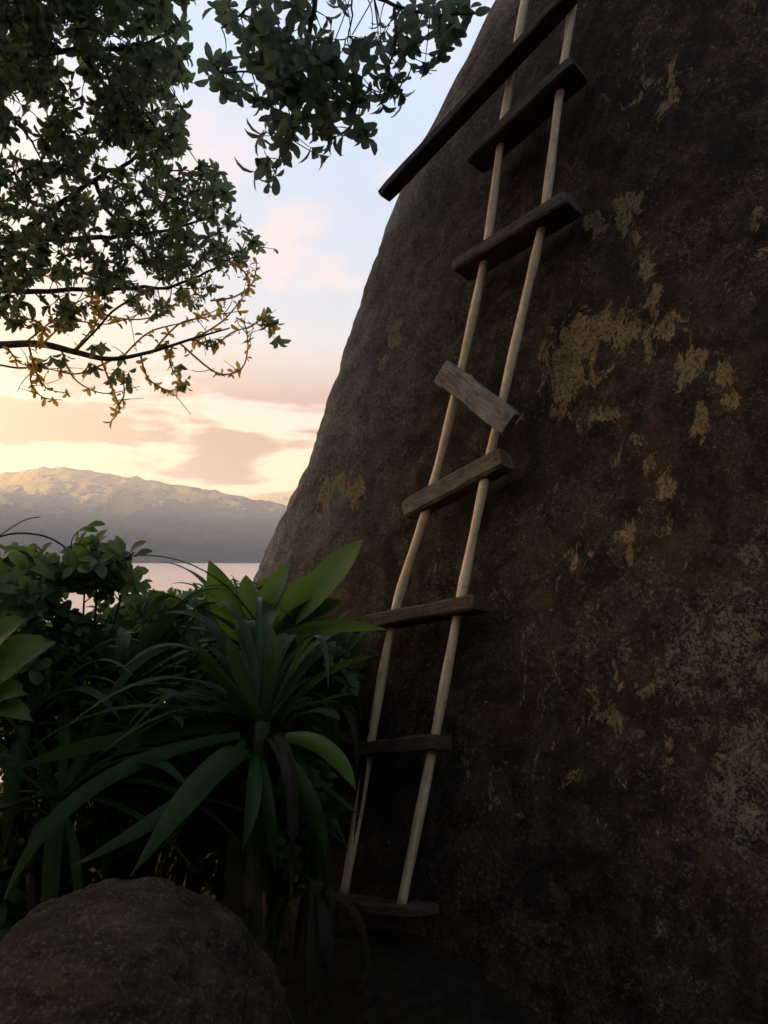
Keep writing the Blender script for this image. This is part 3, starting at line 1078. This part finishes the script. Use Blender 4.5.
# ------------------------------------------------------------------ strap-leaved plants
def strap(b, a, m, c, w, mi=0, n=14, fold=.35, side=None, twist=0.0):
    """long strap leaf along a -> c bowing through m"""
    ctrl = m * 2 - (a + c) * .5
    pts = bez(a, ctrl, c, n)
    vs, fs = [], []
    for i, p in enumerate(pts):
        u = i / n
        t = (pts[min(i + 1, n)] - pts[max(i - 1, 0)]).normalized()
        s = side if side is not None else t.cross(Vector((0, 0, 1)))
        s = s - t * s.dot(t)
        s = s.normalized() if s.length > 1e-4 else Vector((1, 0, 0))
        if twist:
            s = Matrix.Rotation(twist * (u - .3), 3, t) @ s
        nn = s.cross(t)
        if nn.z < 0 and side is None:
            nn = -nn
        hw = w * .5 * (min(1, .5 + u * 1.6)) * (1 - max(0, (u - .62) / .38) ** 1.7) + .0008
        rip = math.sin(u * 17 + w * 900) * .05 * hw
        f = fold * (1 - .5 * u)
        vs += [p - s * hw + nn * (hw * f + rip), p - s * hw * .5 + nn * hw * f * .3, p, p + s * hw * .5 + nn * hw * f * .3, p + s * hw + nn * (hw * f - rip)]
    for i in range(n):
        for k in range(4):
            o = i * 5 + k
            fs.append((o, o + 1, o + 6, o + 5))
    seed = rnd(0, 40)
    b.add(vs, fs, mi, uv=[(seed + k * w * 5, i / n + .001) for i in range(n + 1) for k in range(5)])


def strap_plant(cx, cy, cd, label, leaves, rand_n, lmin, lmax, wmin, wmax, group, elev=(10, 75), az=None, lit=0):
    c = P(cx, cy, cd)
    g = ground_h(c.x, c.y)
    root = empty('strap_plant', (c.x, c.y, g))
    tag(root, label, 'plant', group)
    st = MB()
    st.tube(crom([Vector((c.x + .03, c.y + .02, g - .05)), Vector((c.x - .02, c.y, (g + c.z) / 2)), c], 5), [.024] * 4 + [.022] * 4 + [.026] * 3, 8)
    st.build('stem', M_stem, root)
    b = MB()
    for li, lf in enumerate(leaves):
        (bx, by, bd), (mx, my, md), (tx, ty, td), w = lf[:4]
        tw = lf[4] if len(lf) > 4 else 0
        side = lf[5] if len(lf) > 5 else None
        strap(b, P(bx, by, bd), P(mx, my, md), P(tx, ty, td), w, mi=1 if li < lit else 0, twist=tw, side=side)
    for k in range(rand_n):
        a = k * 2.4 + rnd(-.3, .3) if az is None else R(rnd(*az))
        e = R(rnd(*elev))
        L = rnd(lmin, lmax) * rnd(.75, 1.15)
        h = Vector((math.cos(a), math.sin(a), 0))
        d = h * math.cos(e) + Vector((0, 0, math.sin(e)))
        s0 = c + h * .025 + rvec(.015)
        mid = s0 + d * (L * .55)
        tip = s0 + d * (L * .8) + h * (L * .2) - Vector((0, 0, L * rnd(.12, .55)))
        if h.y < -.55 or tip.y < .9 or any(proj(q)[0] > 345 + (893 - proj(q)[1]) * .172 - 9 for q in (mid, tip, mid.lerp(tip, .5) + h * .02)):
            continue
        strap(b, s0, mid + rvec(.05), tip + rvec(.08), rnd(wmin * .55, wmax), twist=rnd(-.5, .5))
    for k in range(9):
        a = rnd(0, 6.3)
        h = Vector((math.cos(a), math.sin(a), 0))
        zt = max(g + .02, c.z - rnd(.3, .7))
        s0 = c + h * .03 - Vector((0, 0, .04))
        strap(b, s0, s0 + h * rnd(.06, .13) - Vector((0, 0, .08)), Vector((c.x, c.y, zt)) + h * rnd(.06, .2), rnd(.02, .05), 2 if k % 3 else 0, twist=rnd(-1, 1))
    b.build('foliage', [M_strap, M_strap_lt, M_dead], root)
    return root


FW = Vector((1, -.25, 0))
GRP = 'strap-leaved plants below the rock'
strap_plant(262, 722, 2.35, 'largest strap-leaved plant, glossy arching leaves spreading beside the foot of the ladder', [
    ((285, 738, 2.3), (326, 750, 2.2), (356, 790, 2.15), .052, -.4, Vector((.5, -.3, .75))),
    ((250, 752, 2.3), (210, 772, 2.15), (132, 874, 2.0), .070, .2, Vector((.7, -.2, -.65))),
    ((280, 725, 2.35), (320, 678, 2.3), (378, 655, 2.3), .026, 0, Vector((0, -.6, .8))),
    ((255, 755, 2.3), (252, 800, 2.15), (242, 850, 2.1), .044, .8, FW),
    ((262, 760, 2.3), (268, 810, 2.2), (275, 870, 2.2), .036, 0, FW),
    ((280, 750, 2.3), (310, 800, 2.25), (326, 858, 2.25), .045, 0, FW),
    ((240, 725, 2.35), (120, 738, 2.2), (18, 768, 2.1), .050, .3, Vector((0, -.5, .8))),
    ((240, 735, 2.3), (95, 785, 2.1), (4, 900, 1.95), .042, .3, Vector((.5, -.3, -.7))),
    ((245, 740, 2.3), (190, 795, 2.15), (70, 868, 2.0), .045, .3, Vector((.5, -.3, -.7))),
    ((290, 720, 2.35), (318, 712, 2.3), (340, 720, 2.25), .05, .3, None),
    ((255, 715, 2.35), (215, 668, 2.3), (190, 640, 2.3), .04, .2, FW),
    ((265, 712, 2.35), (272, 660, 2.35), (268, 622, 2.4), .042, .2, FW),
    ((272, 715, 2.35), (300, 670, 2.4), (330, 650, 2.45), .036, .2, FW),
    ((262, 715, 2.3), (240, 675, 2.25), (228, 640, 2.25), .036, .1, FW),
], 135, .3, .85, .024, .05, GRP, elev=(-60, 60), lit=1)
strap_plant(272, 640, 2.9, 'strap-leaved plant with broad bright upright leaves in front of the rock edge', [
    ((250, 655, 2.9), (230, 610, 2.85), (209, 560, 2.85), .115, .3, FW),
    ((285, 625, 2.9), (325, 580, 2.8), (363, 539, 2.75), .105, -.2, Vector((.6, -.2, -.6))),
    ((255, 640, 2.9), (268, 600, 2.85), (290, 563, 2.85), .075, .2, FW),
    ((275, 630, 2.95), (292, 600, 2.95), (305, 575, 2.95), .07, .2, FW),
    ((262, 640, 2.95), (250, 600, 2.95), (246, 575, 2.95), .07, .2, FW),
    ((280, 640, 2.85), (330, 628, 2.75), (388, 630, 2.7), .060, .2, Vector((0, -.6, .8))),
    ((275, 650, 2.85), (305, 632, 2.75), (332, 655, 2.7), .06, .2, None),
    ((260, 650, 2.9), (205, 612, 2.8), (140, 588, 2.75), .08, .2, None),
    ((255, 655, 2.9), (190, 630, 2.8), (110, 640, 2.7), .08, .2, None),
    ((270, 640, 2.9), (310, 610, 2.85), (345, 600, 2.8), .07, .2, FW),
    ((240, 650, 2.9), (205, 585, 3.0), (160, 562, 3.0), .05, .2, None),
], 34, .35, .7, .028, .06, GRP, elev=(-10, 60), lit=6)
strap_plant(120, 690, 2.7, 'strap-leaved plant with long drooping leaves under the oval-leaved shrub', [
    ((125, 690, 2.7), (180, 650, 2.6), (235, 640, 2.6), .07, .2, None),
    ((110, 690, 2.7), (60, 665, 2.6), (8, 680, 2.5), .07, .2, None),
    ((115, 690, 2.7), (70, 640, 2.6), (22, 640, 2.55), .07, .2, None),
    ((120, 690, 2.7), (100, 640, 2.7), (70, 610, 2.7), .06, .2, FW),
    ((125, 690, 2.7), (150, 640, 2.7), (190, 600, 2.75), .07, .2, FW),
], 44, .4, .85, .028, .06, GRP, elev=(-25, 55))
strap_plant(60, 800, 2.3, 'dark low strap-leaved plant behind the left end of the boulder', [
    ((60, 800, 2.3), (130, 760, 2.2), (190, 790, 2.15), .06, .2, None),
    ((60, 800, 2.3), (20, 760, 2.2), (-40, 770, 2.1), .05, .2, None),
], 40, .4, .75, .026, .055, GRP, elev=(-20, 60))
strap_plant(195, 668, 3.3, 'strap-leaved plant half hidden behind the others near the water view', [
    ((190, 670, 3.3), (170, 620, 3.25), (150, 590, 3.25), .07, .2, FW),
    ((200, 665, 3.3), (215, 620, 3.25), (205, 585, 3.3), .07, .2, FW),
], 26, .35, .7, .03, .06, GRP, elev=(0, 55))
strap_plant(236, 838, 2.45, 'dark narrow-leaved strap plant low between the boulder and the largest plant', [
    ((240, 835, 2.45), (215, 790, 2.4), (160, 800, 2.3), .04, .2, None),
    ((240, 835, 2.45), (262, 790, 2.4), (300, 810, 2.35), .04, .2, None),
], 46, .3, .6, .022, .048, GRP, elev=(0, 75))
strap_plant(316, 880, 2.6, 'small dark strap plant growing at the rock foot just left of the ladder', [
    ((318, 880, 2.6), (325, 820, 2.55), (348, 850, 2.5), .03, .2, None),
], 34, .2, .45, .018, .036, GRP, elev=(15, 80))
strap_plant(150, 770, 2.75, 'dark strap plant in deep shade between the left plants and the largest one', [
    ((150, 770, 2.75), (110, 720, 2.7), (60, 740, 2.6), .045, .2, None),
], 60, .4, .75, .022, .046, GRP, elev=(-20, 65))
strap_plant(25, 725, 2.5, 'strap-leaved plant crowding under the large paddle leaves at the left edge', [
    ((25, 725, 2.5), (75, 690, 2.4), (120, 720, 2.35), .045, .2, None),
], 60, .4, .75, .022, .05, GRP, elev=(-20, 65))
strap_plant(328, 690, 2.95, 'strap-leaved plant in shadow close behind the left ladder pole', [
    ((328, 690, 2.95), (350, 650, 2.9), (385, 660, 2.85), .03, .2, None),
], 60, .3, .55, .02, .042, GRP, elev=(-20, 70))


# ------------------------------------------------------------------ shrubs
def shrub(name, label, cx, cy, cd, blobs, L, ratio, m, group=None, cat='shrub', nl=(3, 5), extra=None):
    c = P(cx, cy, cd)
    g = ground_h(c.x, c.y)
    root = empty(name, (c.x, c.y, g))
    tag(root, label, cat, group)
    st = MB(); fo = MB()
    skel = []
    hub = Vector((c.x, c.y, g))
    for (x, y, d, rx, ry, rd, n) in blobs:
        p = P(x, y, d)
        cc = crom([hub + rvec(.05), hub.lerp(p, .5) + rvec(.08), p], 6)
        st.tube(cc, [.011 - .008 * i / (len(cc) - 1) for i in range(len(cc))], 5)
        skel += cc[3:]
    for (x, y, d, rx, ry, rd, n) in blobs:
        for _ in range(n):
            v = rvec()
            p = P(x + v.x * rx, y + v.y * ry, d + v.z * rd)
            q = nearest(skel, p)
            twig_to(st, q, p, .003, .0015, 3)
            whorl(fo, p, (p - q) + Vector((0, 0, .06)) + rvec(.1), L * rnd(.75, 1.2), random.randint(*nl), ratio=ratio, spread=1.2)
    if extra:
        extra(st, fo)
    st.build('stem', M_stem, root)
    fo.build('foliage', m, root)
    return root


def vine_bits(st, fo):
    st.tube(crom([P(-20, 545, 2.7), P(10, 534, 2.65), P(40, 535, 2.6), P(62, 545, 2.6), P(75, 560, 2.6)], 5), .0035, 5)
    st.tube(crom([P(-20, 552, 2.6), P(5, 532, 2.6), P(25, 520, 2.6), P(40, 517, 2.6)], 5), .0022, 4)
    for (x, y, dx, dz) in ((78, 531, 1, .1), (86, 528, 1, .3), (130, 553, .8, .7), (134, 558, .8, .4), (122, 556, -.4, .6)):
        leaf(fo, P(x, y, 2.55), Vector((dx, -.2, dz)), Vector((0, -.7, .7)), .065, .03)
    st.tube(crom([P(95, 575, 2.6), P(112, 562, 2.58), P(124, 560, 2.55), P(134, 552, 2.55)], 4), .003, 4)
    st.tube(crom([P(70, 560, 2.6), P(72, 540, 2.56), P(78, 531, 2.55)], 4), .002, 4)


shrub('shrub', 'mid green oval-leaved shrub with tangled vine tips against the far hills', 60, 660, 2.75, [
    (35, 572, 2.7, 40, 20, .2, 44), (98, 560, 2.65, 36, 16, .18, 38), (20, 600, 2.65, 35, 28, .25, 55), (85, 582, 2.8, 50, 14, .2, 40), (10, 565, 2.7, 22, 18, .15, 12), (55, 640, 2.8, 60, 24, .25, 70), (30, 680, 2.75, 60, 30, .25, 60), (90, 700, 2.85, 60, 40, .25, 70), (125, 580, 2.7, 20, 12, .15, 8), (-20, 590, 2.6, 30, 40, .3, 26)],
    0.066, .58, M_shrub_lt, extra=vine_bits)
shrub('shrub', 'dense dark small-leaved bush filling the middle behind the strap-leaved plants', 150, 700, 3.6, [
    (90, 650, 3.5, 60, 30, .3, 70), (170, 645, 3.6, 60, 28, .3, 70), (240, 650, 3.6, 50, 35, .3, 60), (30, 670, 3.4, 60, 40, .3, 60), (200, 720, 3.4, 90, 50, .3, 90), (90, 740, 3.3, 90, 50, .3, 90), (300, 650, 3.55, 30, 40, .2, 40), (10, 800, 3.0, 60, 80, .3, 60), (12, 862, 2.6, 50, 50, .2, 110), (-40, 900, 2.4, 60, 60, .2, 90), (140, 820, 3.0, 80, 60, .3, 70), (230, 830, 2.9, 60, 70, .3, 90), (300, 780, 2.95, 40, 80, .25, 80), (330, 690, 3.0, 30, 50, .2, 40), (60, 860, 2.8, 80, 50, .3, 60), (40, 740, 3.3, 60, 50, .3, 110), (140, 614, 3.3, 50, 15, .25, 70), (110, 642, 3.3, 60, 20, .25, 70), (-120, 640, 2.5, 60, 110, .4, 220), (-210, 720, 1.9, 70, 150, .4, 260), (130, 700, 3.5, 70, 45, .3, 120), (230, 690, 3.5, 60, 40, .3, 110), (60, 690, 3.7, 70, 45, .3, 110), (150, 760, 3.4, 90, 40, .3, 120), (270, 850, 2.7, 40, 40, .2, 60), (190, 650, 3.8, 70, 26, .3, 90)],  # blobs far out of view to the left are added to block light
    .072, .5, M_shrub, nl=(5, 7))
shrub('shrub', 'light leafy sprays catching light just above the water line', 190, 640, 3.9, [
    (175, 600, 3.9, 36, 11, .2, 44), (240, 592, 3.9, 24, 11, .2, 30), (185, 615, 3.9, 50, 14, .2, 50), (215, 596, 3.9, 24, 10, .2, 24), (270, 590, 3.9, 16, 14, .2, 12), (130, 612, 3.9, 40, 10, .2, 12)],
    .045, .5, M_broad, nl=(3, 5))


def broad(bb, a, c, w, up):
    """a large blade of a leaf"""
    d = c - a
    L = d.length
    d.normalize()
    s = d.cross(up).normalized()
    n = s.cross(d)
    prof = [(0, .05), (.1, .5), (.25, .85), (.45, 1), (.65, .95), (.82, .7), (.93, .4), (1, .03)]
    vs, fs = [], []
    for u, k in prof:
        p = a + d * (L * u) + n * (L * (.12 * math.sin(u * 3.1) - .1 * u * u))
        hw = w / 2 * k
        r = .012 * math.sin(u * 20)
        vs += [p - s * hw + n * (hw * .3 + r), p - s * hw * .5 + n * hw * .12, p, p + s * hw * .5 + n * hw * .12, p + s * hw + n * (hw * .3 - r)]
    for i in range(len(prof) - 1):
        for k in range(4):
            o = i * 5 + k
            fs.append((o, o + 1, o + 6, o + 5))
    bb.add(vs, fs)


def broad_plant():
    c = P(-25, 720, 2.1)
    g = ground_h(c.x, c.y)
    root = empty('broad_leaved_plant', (c.x, c.y, g))
    tag(root, 'plant with large bright green paddle leaves at the left edge of the view', 'plant')
    st = MB(); fo = MB()
    for (a, b_, w, u) in (((-30, 690), (44, 640), .125, Vector((.3, -.8, .5))), ((-30, 670), (17, 618), .10, Vector((.2, -.8, .5))), ((-20, 700), (28, 715), .07, Vector((.2, -.8, .5))), ((-60, 660), (-10, 600), .1, Vector((.2, -.8, .5))), ((-10, 700), (20, 690), .08, Vector((.2, -.8, .5)))):
        p = P(*a, 2.1)
        st.tube(crom([Vector((c.x, c.y, g - .03)), Vector((c.x, c.y, g)).lerp(p, .5) + rvec(.04), p], 5), .006, 6)
        broad(fo, p, P(*b_, 2.0), w, u)
    st.build('stem', M_stem, root)
    fo.build('foliage', M_broad, root)


broad_plant()


# ------------------------------------------------------------------ low growth on the ground between the rocks
def grass_stuff():
    b = MB()
    for _ in range(50):
        x, y = rnd(-1.6, -.25), rnd(1.6, 3.4)
        p = Vector((x, y, ground_h(x, y) - .01))
        d = Vector((rnd(-1, 1), rnd(-1, 1), 0)) * .12
        L = rnd(.08, .26)
        strap(b, p, p + d * .5 + Vector((0, 0, L * .6)), p + d * 1.4 + Vector((0, 0, L * .8)), rnd(.006, .014), n=5)
    tag(b.build('grass', M_strap), kind='stuff')


grass_stuff()
